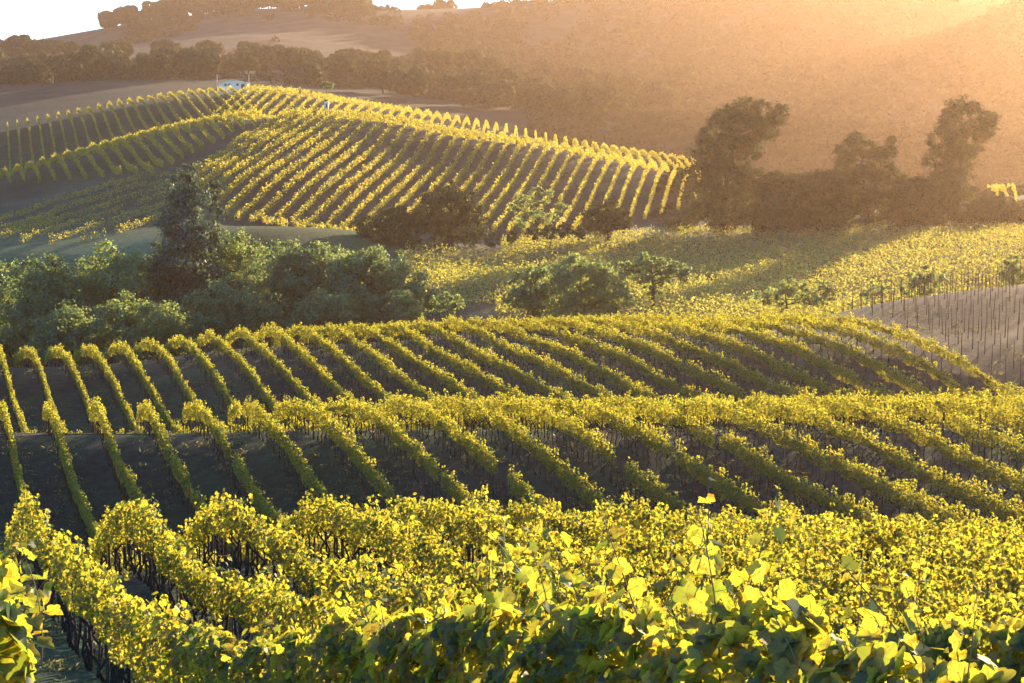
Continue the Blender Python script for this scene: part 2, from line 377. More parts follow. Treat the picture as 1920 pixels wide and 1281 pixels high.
def leaves_fan(pos, nrm, size):
    """Lobed leaves as fans of triangles about a raised midrib point."""
    kk = len(LOBED); shp = np.concatenate([LOBED, [(0, .02, -.03)]])
    v, f = leaves(pos, nrm, size, shp); N = len(pos)
    base = (np.arange(N) * (kk + 1))[:, None, None]
    tri = np.array([(kk, i, (i + 1) % kk) for i in range(kk)])[None]
    return v, (base + tri).reshape(-1, 3)

def vein_attr(me, n0, n1):
    """Marks the ribs of the fan leaves among vertices n0..n1: 1 at the base of the blade and at the lobe tips."""
    kk = len(LOBED) + 1; one = np.zeros(kk, np.float32)
    d = np.hypot(LOBED[:, 0], LOBED[:, 1]); one[kk - 1] = 1
    for i in range(kk - 1):
        if d[i] > d[i - 1] and d[i] > d[(i + 1) % (kk - 1)]: one[i] = 1
    a = np.zeros(len(me.vertices), np.float32); a[n0:n1] = np.tile(one, (n1 - n0) // kk)
    at = me.attributes.new('vein', 'FLOAT', 'POINT'); at.data.foreach_set('value', a)
def resample(pts, ds):
    pts = np.asarray(pts, float); d = np.concatenate([[0], np.cumsum(np.linalg.norm(np.diff(pts, axis=0), axis=1))])
    m = max(2, int(d[-1] / ds) + 1); s = np.linspace(0, d[-1], m)
    return np.stack([np.interp(s, d, pts[:, i]) for i in range(pts.shape[1])], -1), s

def canopy(ground_line, per_m, size, w, h0, h1, shape, seed, tuft=0.25, shoots=0.10, fan=False):
    """Foliage of a trained vine row along the plan path (n,2)."""
    global rng
    rng = np.random.default_rng(seed)
    p, s = resample(ground_line, 0.25)
    z = G(p[:, 0], p[:, 1]); T = unit(np.gradient(p, axis=0)); C = np.stack([-T[:, 1], T[:, 0]], -1)
    Ltot = s[-1]; N = int(Ltot * per_m)
    q = rng.uniform(0, Ltot, N)
    top = h1 + 0.08 * wob(q, 0.55, seed) + 0.09 * wob(q, 1.9, seed + 1)
    bot = h0 + 0.10 * wob(q, 0.8, seed + 2)
    wid = w * (1 + 0.22 * wob(q, 0.9, seed + 3))
    weak = wob(q, 1.1, seed + 9); q = q[weak + rng.uniform(-.3, .3, N) > -1.6]; N = len(q)
    top = h1 + 0.08 * wob(q, 0.55, seed) + 0.09 * wob(q, 1.9, seed + 1); bot = h0 + 0.10 * wob(q, 0.8, seed + 2); wid = w * (1 + 0.22 * wob(q, 0.9, seed + 3))
    t = rng.beta(1.15, 1.0, N); hh = bot + (top - bot) * t
    prof = np.sqrt(np.clip(1 - (2 * t - 1) ** 4, 0.05, 1))
    side = np.sign(rng.normal(size=N)); off = side * wid * prof * np.sqrt(rng.uniform(0.05, 1, N))
    isS = rng.uniform(size=N) < shoots                                        # shoots standing above the hedge
    sq = np.round(q / 0.33) * 0.33 + 0.05 * rng.normal(size=N)
    sh_h = np.minimum(np.abs(wob(np.round(q / 0.33) * 7.7, 1.0, seed + 4)), 1.5) * tuft + 0.12
    q = np.where(isS, np.clip(sq, 0, Ltot), q)
    hh = np.where(isS, top + rng.uniform(-0.1, 1, N) * sh_h, hh); off = np.where(isS, 0.75 * off, off)
    gx = np.interp(q, s, p[:, 0]); gy = np.interp(q, s, p[:, 1]); gz = np.interp(q, s, z)
    cx = np.interp(q, s, C[:, 0]); cyy = np.interp(q, s, C[:, 1])
    pos = np.stack([gx + cx * off, gy + cyy * off, gz + hh], -1)
    nrm = np.stack([cx * side * 0.8, cyy * side * 0.8, 0.35 + 0.5 * t], -1) + 0.75 * rng.normal(size=(N, 3))
    sz = size * rng.uniform(0.65, 1.3, N)
    if fan: return leaves_fan(pos, nrm, sz)
    return leaves(pos, nrm, sz, shape)

# shared small meshes: vine trunks and stakes (several individual shapes)
def trunk_mesh(i):
    r = np.random.default_rng(100 + i); m = MB()
    h = 0.92; kx = r.normal(0, .05, 5); kyy = r.normal(0, .05, 5); kx[0] = kyy[0] = 0
    pts = [(kx[j], kyy[j], h * j / 4 - (0.08 if j == 0 else 0)) for j in range(5)]
    m.tube(pts, [.040, .030, .026, .028, .032], 6)
    for sg in (-1, 1):
        m.tube([pts[4], (pts[4][0] + sg * .2, pts[4][1], h + .1), (pts[4][0] + sg * .34, pts[4][1], h + .12)], [.022, .016, .01], 5)
    return m.build('vine_trunk', M_VTRUNK, link=False)
TRUNKS = [trunk_mesh(i) for i in range(5)]
def stake_mesh(i):
    m = MB(); rr = .014 if i < 2 else .02
    m.tube([(0, 0, -.15), (0, 0, 0.9), (.01 * i, 0, 1.55)], [rr, rr, rr], 6)
    m.tube([(.01 * i, 0, 1.55), (.01 * i, 0, 1.58)], [rr * 1.05, rr * .5], 6)
    return m.build('trellis_stake', M_STAKE, link=False)
STAKES = [stake_mesh(i) for i in range(3)]
def put(me, name, parent, loc, rz, sc=1.0):
    o = bpy.data.objects.new(name, me); COL.objects.link(o); o.parent = parent
    o.location = loc; o.rotation_euler = (random.gauss(0, .03), random.gauss(0, .03), rz); o.scale = (1, 1, sc)
    return o

def shoot_mesh(i):
    global rng
    rng = np.random.default_rng(60 + i); Ls = rng.uniform(.38, .75); n_ = 7
    b = rng.normal(0, .10, 2)
    pts = np.array([(b[0] * t * t, b[1] * t * t, Ls * t) for t in np.linspace(0, 1, n_)])
    m = MB(); m.tube(pts, np.linspace(.0045, .0018, n_), 5)
    t = np.arange(.12, 1.0, .055 / Ls); N = len(t)
    c0 = np.stack([np.interp(t, np.linspace(0, 1, n_), pts[:, q]) for q in range(3)], -1)
    az = np.arange(N) * 2.6 + rng.normal(0, .4, N); out = np.stack([np.cos(az), np.sin(az), .25 + 0 * az], -1)
    sz = .10 * (1.08 - .75 * t ** 1.5) * rng.uniform(.8, 1.15, N)
    tip = c0 + out * (sz * .75)[:, None]
    for q in range(N): m.tube([c0[q], tip[q]], [.0016, .0012], 3)
    nrm = out * .6 + np.array([0, 0, .5]) + .45 * rng.normal(size=(N, 3))
    v, f = leaves_fan(tip, nrm, sz)
    cv = np.concatenate(m.v); fs = [f + len(cv)] + [np.array(q) for q in m.f.values()]
    me = mesh_np('shoot', np.concatenate([cv, v]), fs, M_VINE, link=False); me.materials.append(M_CANE)
    vein_attr(me, len(cv), len(cv) + len(v)); mi = np.ones(len(me.polygons), np.int32); mi[:len(f)] = 0; me.polygons.foreach_set('material_index', mi)
    return me
SHOOTS = [shoot_mesh(i) for i in range(9)]

def vine_row(ground_line, label, group, seed, per_m, size, w=0.27, h0=0.7, h1=1.72, shape=DIAM, trunks=0.0, stakes=0.0, wires=False,
             mat=M_VINE, near=0.0, tuft=0.25, shoots=0.10, lift=0.0):
    """A planted row: foliage (+ trunks, stakes, wires as parts of their own where the photo shows them)."""
    ground_line = np.asarray(ground_line, float); h1 = h1 + lift
    mid = ground_line[len(ground_line) // 2]; org = np.array([mid[0], mid[1], float(G(mid[0], mid[1]))])
    if not trunks:
        v, f = canopy(ground_line, per_m, size, w, h0, h1, shape, seed, tuft, shoots)
        return tag(mesh_np('vine_row', v, [f], mat, origin=org), label, 'vine row', group)
    root = tag(empty('vine_row', org), label, 'vine row', group)
    if near > 0:                                                             # near stretch gets lobed leaves
        p, s = resample(ground_line, 0.25); a = p[p[:, 1] <= near]; b = p[p[:, 1] >= near - 0.3]
        vs, fs = [], []
        n0 = 0
        if len(a) > 2:
            v, f = canopy(a, 620, 0.088, w, h0, h1, None, seed, tuft, 0.0, fan=True); vs.append(v); fs.append(f); n0 = len(v)
        if len(b) > 2:
            v, f = canopy(b, per_m, size, w, h0, h1, shape, seed + 50, tuft, shoots); vs.append(v); fs.append(f + n0)
        fo = mesh_np('foliage', np.concatenate(vs), fs, mat, origin=org, parent=root)
        if n0: vein_attr(fo.data, 0, n0)
    else:
        v, f = canopy(ground_line, per_m, size, w, h0, h1, shape, seed, tuft, shoots)
        mesh_np('foliage', v, [f], mat, origin=org, parent=root)
    r = random.Random(seed)
    if near > 0:                                                             # young shoots standing out of the top
        p, s = resample(ground_line, 0.17); p = p[p[:, 1] <= near]
        if len(p) > 100: p = p[np.argsort(p[:, 1])[:100]]
        for (x, y) in p:
            x += r.gauss(0, .07); y += r.gauss(0, .07); o = bpy.data.objects.new('shoot', r.choice(SHOOTS)); COL.objects.link(o); o.parent = root
            o.location = (x - org[0], y - org[1], float(G(x, y)) + h1 - .22 + r.gauss(0, .05) - org[2])
            o.rotation_euler = (r.gauss(0, .3), r.gauss(0, .3), r.uniform(0, 6.28)); q = r.uniform(.6, 1.05); o.scale = (q, q, q)
    def along(step, me_list, name):
        p, s = resample(ground_line, step)
        if len(p) > 100: p = p[np.argsort(p[:, 1])[:100]]
        z = G(p[:, 0], p[:, 1]); tz = math.atan2(ground_line[-1][1] - ground_line[0][1], ground_line[-1][0] - ground_line[0][0])
        for (x, y), zz in zip(p, z):
            x += r.gauss(0, .03); y += r.gauss(0, .03)
            put(r.choice(me_list), name, root, (x - org[0], y - org[1], zz - org[2] - .02), tz + r.choice((0, math.pi)), r.uniform(.84, .98))
    along(trunks, TRUNKS, 'vine_trunk')
    if stakes: along(stakes, STAKES, 'trellis_stake')
    if wires:
        p, s = resample(ground_line, 1.5); z = G(p[:, 0], p[:, 1])
        for hw in (0.95, 1.3):
            m = MB(); m.tube(np.stack([p[:, 0], p[:, 1], z + hw], -1), [.004] * len(p), 4)
            m.build('trellis_wire', M_WIRE, origin=org, parent=root)
    return root

# the near hill is planted in one set of parallel lines: X = idx * DX - TAN * Y
TAN = 1160.0 / FPX; DX = 2.55
def line(idx, Y0, Y1, m=40):
    Ys = np.linspace(Y0, Y1, m)
    # a steadily varying wander keeps the rows from being ruled lines
    wa = 0.06 * np.sin(Ys * 0.21 + idx * 1.3) + 0.05 * np.sin(Ys * 0.093 + idx * 0.7)
    return np.stack([idx * DX - TAN * Ys + wa, Ys], -1)
def y_at(idx, x): return idx * DX * FPX / (x + 200.0)

# --- near slope
n_near = 13
for i in range(n_near):
    idx = i + 0.2 if i else 0.08
    Y0 = max(2.9, y_at(idx, 2230)) if i else 5.6; Y1 = 50.5 if i > 1 else (12.0 if i == 0 else 47)
    if i == 0: lab = 'vine row at the left frame edge, large yellow leaves close to the viewer'
    elif i == 1: lab = 'closest vine row, big backlit leaves sweeping across the bottom right foreground'
    else: lab = 'yellow green vine row on the near slope, %s one behind the foreground row' % ordinal(i - 1)
    vine_row(line(idx, Y0, Y1, 80), lab, 'vine rows on the near slope', 1000 + i * 10, 500, 0.085, 0.15, 0.84, 1.40, ROUND5,
             trunks=0.5, stakes=0.9, wires=i < 5, lift=(.24, .22)[i] if i < 2 else .06, near=19.0, tuft=0.28, shoots=0.2)
# --- middle slope
j = 0
for i in range(1, 23):
    idx = i + 0.2
    x60 = -200 + idx * DX * FPX / 60.0
    Y0 = max(57.0, y_at(idx, 2200)); Y1 = 94.0
    j += 1
    vine_row(line(idx, Y0, Y1), 'vine row on the middle slope, %s from the left' % ordinal(j), 'vine rows on the middle slope', 2000 + i * 10,
             520, 0.09, 0.14, 0.82, 1.42, DIAM, trunks=0.62, stakes=1.25, tuft=0.28, shoots=.19)
# --- far slope of the near hill
j = 0
for i in range(2, 28):
    idx = i + 0.2
    Y0 = max(101.0, y_at(idx, 2160) - 2); Y1 = 152.0 if i < 20 else 152.0 - (i - 20) * 2.2
    if Y0 > Y1 - 4: continue
    j += 1
    lab = 'vine row on the far slope below the trees, %s from the left' % ordinal(j) if i < 27 else 'outermost vine row of the far slope, bordering the bare slope with stakes'
    vine_row(line(idx, Y0, Y1), lab, 'vine rows on the far slope', 3000 + i * 10,
             380, 0.105, 0.14, 0.84, 1.42, DIAM, trunks=1.0, stakes=2.0, tuft=0.28, shoots=.19)

# --- bare slope at the right: stakes waiting for vines
def post_mesh():
    m = MB(); m.tube([(0, 0, -.2), (0, 0, 1), (.02, .01, 1.9)], [.031, .03, .028], 6); m.tube([(.02, .01, 1.9), (.02, .01, 1.94)], [.03, .015], 6)
    return m.build('vineyard_post', M_STEEL, link=False)
PM = post_mesh()
r = random.Random(5); npost = 0
for i in range(28, 62):
    idx = i + 0.2
    for kq in range(32):
        Yp = 107 + kq * 1.5 + r.uniform(-.12, .12)
        Xp = idx * DX - TAN * Yp + r.uniform(-.05, .05)
        xp = 960 + FPX * Xp / Yp
        lim = 1560 + (150 - Yp) * 6.5
        if not (max(1568, lim) < xp < 1945) or Yp > 156: continue
        if r.random() < 0.04: continue
        o = bpy.data.objects.new('vineyard_post', PM); COL.objects.link(o)
        o.location = (Xp, Yp, float(G(Xp, Yp))); o.rotation_euler = (r.gauss(0, .02), r.gauss(0, .025), r.uniform(0, 6)); o.scale = (1, 1, r.uniform(.9, 1.12))
        tag(o, 'thin bare stake standing in the unplanted brown slope at the right', 'stake', 'bare stakes on the brown slope'); npost += 1
print('posts', npost)

# --- valley field: rows crossing the view
j = 0
Yv = 158.0
while Yv < 251:
    xs = np.array([760 if Yv > 178 else (930 if Yv > 166 else 1020), 2130.0]) if Yv < 232 else np.array([940., 2130.])
    Xs = (xs - 960) / FPX * Yv
    Xl = np.linspace(Xs[0], Xs[1], 30)
    Yl = Yv + (Xl - Xs[0]) * 0.06 + 0.3 * np.sin(Xl * 0.12 + Yv)
    j += 1
    vine_row(np.stack([Xl, Yl], -1), 'low bushy row in the flat valley field, %s from its near edge' % ordinal(j), 'vine rows in the valley field', 4000 + j * 10,
             40, 0.22, 0.34, 0.3, 1.3, DIAM, mat=M_VALLEY, tuft=0.35)
    Yv += 2.5 * (1 if Yv < 200 else 1.15)
# --- middle hill, front face: lines aimed up to the right
T2 = (1440.0 - 960.0) / FPX; D2 = 2.43
base_line = [(350, 272), (400, 258), (440, 252), (520, 247), (660, 248), (740, 258), (860, 262), (960, 258), (1077, 258), (1150, 268), (1220, 278), (1300, 290)]
bx = np.array([b[0] for b in base_line]); bY = np.array([b[1] for b in base_line], float)
j = 0
for i in range(36):
    Xi = -93.0 + i * D2 + 0.0
    Ys = np.linspace(240, 346, 160); xp = 1440 + Xi * FPX / Ys
    ok = Ys >= np.interp(xp, bx, bY)
    if ok.sum() < 6: continue
    Ys = Ys[ok]
    j += 1
    vine_row(np.stack([Xi + T2 * Ys, Ys], -1), 'sunlit row slanting up the middle hill, %s from left' % ordinal(j), 'vine rows on the middle hill', 5000 + i * 10,
             46, 0.29, 0.22, 0.65, 1.50, DIAM, mat=M_VINE_FAR, tuft=0.38, shoots=.25)
# --- middle hill, left flank with hooked row tops
j = 0
for i in range(22):
    xt = -14 + i * 23.6; Xt = (xt + 150) / FPX * 334
    Ys = np.linspace(268, 345, 60); X_ = Xt - (1110 / FPX) * Ys
    xp = 960 + FPX * X_ / Ys
    ok = Ys >= np.interp(xp, [0, 60, 100, 160, 210, 250, 297, 340, 377, 415, 470], [306, 303, 299, 294, 286, 283, 281, 297, 303, 310, 320])
    if ok.sum() < 4: continue
    Ys = Ys[ok]; X_ = X_[ok]; j += 1
    vine_row(np.stack([X_, Ys], -1), 'thin hooked row on the left flank of the hill, %s from left' % ordinal(j), 'hooked vine rows on the left flank', 6000 + i * 10,
             43, 0.27, 0.17, 0.75, 1.45, DIAM, mat=M_VINE_FAR, tuft=.35, shoots=.25)
# --- back hill, left part
j = 0
for i in range(24):
    xt = 2 + i * 19.2; Xt = (xt - 0) / FPX * 411
    Ys = np.linspace(352, 422, 40); X_ = Xt - (960 / FPX) * Ys
    j += 1
    vine_row(np.stack([X_, Ys], -1), 'pale thin row left of the white shed, %s from left' % ordinal(j), 'vine rows on the back hill', 7000 + i * 10,
             36, 0.27, 0.15, 0.85, 1.45, DIAM, mat=M_VINE_FAR, tuft=.35, shoots=.25)
# --- back hill, right part, running over the skyline
j = 0
for i in range(46):
    xt = 476 + i * 18.2; Xt = (xt - 1000) / FPX * 424
    Ys = np.linspace(372 if xt < 900 else 378, 440, 40)
    j += 1
    vine_row(np.stack([Xt + (40 / FPX) * Ys, Ys], -1), 'row arching over the crest right of the shed, %s from left' % ordinal(j), 'vine rows over the back crest', 7500 + i * 10,
             40, 0.29, 0.19, 0.70, 1.50, DIAM, mat=M_VINE_FAR, tuft=.35, shoots=.25)
# --- ragged young rows under the left flank
tr = [[(0, 405), (90, 375), (180, 352), (260, 328), (335, 320)], [(0, 425), (110, 388), (200, 362), (280, 340), (335, 330)], [(0, 440), (120, 402), (220, 372), (300, 348), (340, 338)],
      [(40, 445), (140, 412), (230, 385), (310, 360), (345, 348)], [(90, 447), (180, 420), (260, 395), (320, 375), (350, 362)], [(150, 446), (230, 425), (300, 400), (345, 380)]]
def on_ground(x, y, Ya, Yb, h=0.0):
    """First place between depths Ya and Yb where the sight line through the pixel meets the ground raised by h."""
    Ys = np.linspace(Ya, Yb, 400); q = P(x, y, Ys); d = q[:, 2] - G(q[:, 0], q[:, 1]) - h
    hit = np.where(d < 0)[0]
    return q[hit[0]] if len(hit) else q[np.argmin(np.abs(d))]
for j, t_ in enumerate(tr):
    pts = np.array([on_ground(x, y, 225, 330, 1.0)[:2] for x, y in t_])
    vine_row(pts, 'ragged young vine row below the hooked rows, %s from the top' % ordinal(j + 1), 'ragged young vine rows', 8000 + j * 10, 40, 0.2, 0.3, 0.25, 1.1, DIAM, mat=M_VINE_FAR)
# --- a few rows showing beyond the right hedge
for j, (x0, y0, x1, y1) in enumerate(((1888, 388, 1868, 338), (1905, 390, 1890, 336), (1870, 380, 1852, 340))):
    a = on_ground(x0, y0, 262, 330); b = on_ground(x1, y1, 290, 380)
    vine_row(np.array([a[:2], b[:2]]), 'bright vine row beyond the hazy hedge at the right edge, %s of three' % ordinal(j + 1), 'rows beyond the hedge', 8200 + j * 10, 16, 0.26, 0.14, 0.9, 1.6, DIAM, mat=M_VINE_FAR, tuft=.35, shoots=.25)

# ------------------------------------------------------------------ trees
def tree(name, label, Yt, lobes, base, mat, leaf=0.3, dens=1.0, trunk_r=0.3, cat='tree', group=None, seed=0, airy=0.0, depth=0.8):
    """lobes: (px x, px y, px radius) of foliage masses standing at depth Yt; base: px x of the foot."""
    global rng
    rng = np.random.default_rng(seed + 9000); rr = np.random.default_rng(seed + 500)
    sc = Yt / FPX
    if 150 < Yt < 200 and cat == 'tree' and airy < .2: lobes = [(x, y + rad * .12, rad * 1.22) for x, y, rad in lobes]
    bX = (base - 960) / FPX * Yt; foot = np.array([bX, Yt, float(G(bX, Yt))])
    root = tag(empty(name, foot), label, cat, group)
    P_, N_, L_ = [], [], []
    for (x, y, rad) in lobes:
        c0 = P(x, y, Yt + rr.uniform(-1, 1) * rad * sc * depth); r0 = rad * sc
        L_.append((c0, r0))
        ncl = max(8, int(26 * dens * (r0 / 2.5) ** 1.2 + 12))
        per = max(14, int(dens * 26.0 * r0 * r0 / (leaf * leaf) / ncl))
        d = unit(rr.normal(size=(ncl, 3))); rad_c = r0 * rr.uniform(0.42, 0.95, ncl) ** (0.6)
        cl = c0 + d * rad_c[:, None] * np.array([1, 1, .92])
        for q, dd in zip(cl, d):
            if rr.uniform() < airy: continue
            rc = r0 * rr.uniform(.16, .34)
            g = rr.normal(size=(per, 3)) * 0.55 * rc * np.array([1.15, 1.15, .8])
            P_.append(q + g); N_.append(unit(g) * .7 + dd * .5 + np.array([0, 0, .4]) + .6 * rr.normal(size=(per, 3)))
    pos = np.concatenate(P_); nrm = np.concatenate(N_)
    v, f = leaves(pos, nrm, leaf * rng.uniform(.6, 1.35, len(pos)), DIAM)
    v[:, 2] = np.maximum(v[:, 2], foot[2] - 0.3)
    mesh_np('crown', v, [f], mat, origin=foot, parent=root)
    m = MB()
    top = max(L_, key=lambda q: q[0][2])[0]; H = top[2] - foot[2]
    cx = np.mean([q[0][:2] for q in L_], axis=0)
    pts = [foot + np.array([0, 0, -.4])]
    for s in (0.12, 0.3, 0.5, 0.72, 0.95):
        pts.append(np.array([foot[0] + (cx[0] * .4 + top[0] * .6 - foot[0]) * s ** 1.3 + rr.normal() * .12, Yt + rr.normal() * .12, foot[2] + H * s]))
    m.tube(pts, [trunk_r * q for q in (1.35, 1, .85, .62, .38, .12)], 8)
    for c0, r0 in L_:
        hz = min(max(0.15, (c0[2] - r0 * .8 - foot[2]) / H), .8)
        a = np.array([np.interp(hz, [0, .12, .3, .5, .72, .95], [p[q] for p in pts]) for q in range(3)])
        mid = (a + c0) / 2 + rr.normal(size=3) * .25 * r0 * .5
        m.tube([a, mid, c0], [trunk_r * .42, trunk_r * .28, trunk_r * .08], 5)
        for _ in range(4):
            e = c0 + unit(rr.normal(size=3)) * r0 * .8
            m.tube([c0 * .6 + mid * .4, (c0 + e) / 2 + rr.normal(size=3) * .1 * r0, e], [trunk_r * .16, trunk_r * .1, trunk_r * .03], 4)
    m.build('trunk', M_BARK, origin=foot, parent=root, smooth=True)
    return root

V = 176.0
tree('tall_evergreen', 'tall narrow dark evergreen rising above all trees of the left valley', V + 8,
     [(352, 322, 15), (345, 350, 26), (356, 380, 34), (340, 412, 38), (365, 445, 42), (338, 475, 46), (318, 505, 40), (352, 520, 50), (330, 560, 52), (355, 590, 50)], 345, M_EVER, .32, 1.05, .4, group=None, seed=1, airy=.05)
tree('slender_evergreen', 'slender feathery evergreen standing close to the right of the tallest one', V + 12,
     [(404, 345, 10), (402, 368, 14), (408, 395, 17), (400, 425, 18), (410, 455, 20), (398, 490, 24), (408, 530, 30)], 403, M_EVER, .3, .8, .2, seed=2, airy=.25)
tree('leafy_tree', 'round airy green tree left of the tall evergreen, yellow lit leaf edges', V + 2,
     [(205, 480, 30), (168, 505, 32), (245, 500, 30), (215, 520, 42), (160, 555, 38), (250, 560, 42), (200, 590, 50)], 205, M_WILLOW, .26, .8, .3, seed=3, airy=.15)
tree('leafy_tree', 'dense green tree by the left edge, flat topped with pale trunks below', V - 4,
     [(95, 505, 28), (55, 512, 30), (120, 535, 32), (80, 545, 45), (35, 560, 40), (110, 585, 42), (60, 610, 45)], 75, M_OAK, .26, 1.0, .3, seed=4)
tree('leafy_tree', 'dark green tree cut by the left frame edge', V + 4,
     [(5, 520, 30), (-20, 555, 40), (20, 590, 40), (-40, 520, 40)], -5, M_OAK, .26, 1.0, .3, seed=5)
tree('willow_tree', 'pale green willow with drooping foliage right of the tall evergreen', V + 16,
     [(440, 455, 28), (410, 480, 30), (470, 470, 30), (485, 505, 30), (430, 520, 42), (395, 540, 36), (470, 550, 40)], 440, M_WILLOW, .24, .85, .3, seed=6, airy=.1)
tree('leafy_tree', 'broad domed green tree in the middle of the left valley clump', V,
     [(540, 482, 32), (585, 478, 30), (510, 510, 34), (560, 520, 46), (620, 510, 38), (520, 560, 46), (590, 560, 46)], 560, M_OAK, .25, 1.0, .35, seed=7)
tree('leafy_tree', 'broad domed green tree at the right end of the left valley clump', V - 3,
     [(690, 490, 30), (725, 495, 32), (655, 505, 32), (700, 520, 44), (755, 530, 36), (650, 550, 42), (715, 560, 46), (770, 560, 28)], 700, M_OAK, .25, 1.0, .35, seed=8)
tree('leafy_tree', 'low pale green tree in front of the tall evergreen foot', V - 14,
     [(240, 580, 30), (205, 600, 32), (275, 600, 34), (240, 620, 36), (310, 620, 30), (180, 625, 30)], 240, M_WILLOW, .24, .9, .2, seed=9)
tree('leafy_tree', 'dark green tree between the tall evergreen and the domed trees', V - 10,
     [(410, 560, 36), (445, 580, 38), (380, 590, 38), (480, 590, 34), (420, 610, 38)], 420, M_OAK, .25, .9, .25, seed=10)
for q, (x, y, rr_, mt, lb) in enumerate(((130, 600, 34, M_OAK, 'rounded tree below the airy tree, left of the low pale tree'), (315, 600, 34, M_WILLOW, 'pale rounded tree in front of the tall evergreen, right side'),
        (530, 585, 34, M_WILLOW, 'pale rounded tree before the middle dome'), (610, 575, 34, M_OAK, 'dark rounded tree between the two broad domes'), (660, 560, 30, M_WILLOW, 'pale rounded tree before the right dome'),
        (20, 620, 36, M_WILLOW, 'pale low tree at the lower left corner of the tree clump'), (740, 565, 28, M_OAK, 'dark low tree before the right dome'), (475, 520, 34, M_OAK, 'dark tree behind the pale willow'),
        (620, 490, 32, M_WILLOW, 'pale tree top between the two broad domes'), (280, 520, 34, M_OAK, 'dark tree between the airy tree and the tall evergreen'))):
    tree('leafy_tree', lb, V - 8 + (q * 5 % 13) + (10 if y < 530 else -6), [(x, y, rr_), (x - rr_ * .9, y + 14, rr_ * .8), (x + rr_ * .9, y + 12, rr_ * .85), (x - 5, y + 34, rr_), (x + 20, y + 40, rr_), (x - 30, y + 44, rr_)], x, mt, .25, .9, .25, seed=60 + q)
tree('round_bush', 'small rounded olive bush right of the left valley clump', V - 14,
     [(838, 560, 16), (822, 570, 16), (855, 570, 17), (840, 578, 20)], 840, M_WILLOW, .22, 1.0, .1, 'bush', seed=11)
tree('round_bush', 'dark bush tucked beside the small olive bush', V - 6,
     [(812, 552, 14), (806, 565, 16), (822, 568, 14)], 812, M_OAK, .24, 1.0, .1, 'bush', seed=12)
tree('leafy_tree', 'peaked green tree behind the middle of the far slope', 164,
     [(1085, 492, 20), (1060, 510, 28), (1110, 512, 28), (1085, 530, 40), (1135, 540, 34), (1160, 555, 26), (1045, 550, 36), (1110, 565, 34)], 1085, M_WILLOW, .22, 1.0, .25, seed=13)
tree('leafy_tree', 'low rounded green tree left of the peaked tree', 166,
     [(1005, 515, 20), (985, 535, 26), (1020, 535, 30), (975, 558, 24), (1010, 562, 30)], 1000, M_OAK, .23, 1.0, .2, seed=14)
tree('open_tree', 'spreading open branched tree right of the peaked tree', 168,
     [(1190, 495, 14), (1215, 490, 16), (1245, 494, 17), (1275, 502, 16), (1170, 505, 13), (1285, 515, 12), (1205, 515, 15), (1250, 520, 14), (1225, 535, 16)], 1225, M_OAK, .26, 1.1, .22, seed=15, airy=.12)
tree('round_bush', 'olive grey bush behind the right part of the far slope', 158,
     [(1480, 535, 18), (1455, 548, 20), (1500, 545, 20), (1430, 560, 18), (1475, 560, 24), (1520, 560, 16)], 1475, M_WILLOW, .22, .8, .12, 'bush', seed=16, airy=.1)
tree('round_bush', 'wispy bush where the bare stakes begin', 160,
     [(1545, 540, 14), (1560, 552, 14), (1535, 558, 16)], 1548, M_OAK, .22, 1.1, .1, 'bush', seed=17, airy=.15)
tree('round_bush', 'dark bush above the bare slope with stakes', 166,
     [(1735, 512, 15), (1715, 525, 17), (1755, 522, 17), (1735, 538, 22), (1700, 540, 14)], 1735, M_OAK, .24, .9, .12, 'bush', seed=18)
tree('round_bush', 'dark bush cut by the right frame edge above the bare slope', 170,
     [(1900, 490, 16), (1885, 505, 18), (1920, 500, 24), (1900, 520, 22), (1940, 520, 24)], 1902, M_OAK, .24, .9, .12, 'bush', seed=19)
tree('round_bush', 'pale feathery bush between the two dark bushes by the stakes', 163,
     [(1640, 545, 13), (1660, 548, 14), (1620, 552, 13)], 1640, M_WILLOW, .22, 1.0, .1, 'bush', seed=20, airy=.2)
# foot of the middle hill
B = 240.0
tree('oak_tree', 'large dark oak at the foot of the middle hill', B,
     [(845, 362, 24), (815, 375, 26), (875, 375, 24), (845, 395, 36), (800, 410, 32), (885, 405, 26), (830, 435, 36), (880, 435, 30)], 845, M_WOOD, .34, 1.0, .4, seed=21)
tree('oak_tree', 'wide sloping dark tree left of the large dark oak', B - 4,
     [(750, 400, 22), (720, 410, 24), (690, 428, 26), (740, 430, 36), (785, 420, 30), (700, 452, 28), (760, 455, 32)], 735, M_WOOD, .34, 1.0, .35, seed=22)
tree('open_tree', 'sunlit open branched tree in front of the hill rows', B + 4,
     [(1005, 362, 14), (980, 372, 15), (1030, 370, 15), (1048, 385, 13), (965, 392, 13), (1005, 392, 20), (985, 410, 18), (1030, 410, 18)], 1005, M_WILLOW, .32, .6, .25, seed=23, airy=.25)
tree('round_bush', 'smooth dome of dark foliage at the foot of the middle hill', B + 2,
     [(1140, 398, 25), (1115, 412, 25), (1165, 412, 25), (1140, 422, 32)], 1140, M_WOOD, .33, 1.15, .3, 'bush', seed=24)
tree('round_bush', 'low dark scrub along the field edge before the dome bush', B - 6,
     [(1000, 438, 14), (1030, 434, 16), (1060, 433, 16), (1085, 437, 13), (960, 445, 12), (925, 450, 14)], 1030, M_WOOD, .33, 1.0, .1, 'bush', seed=25)
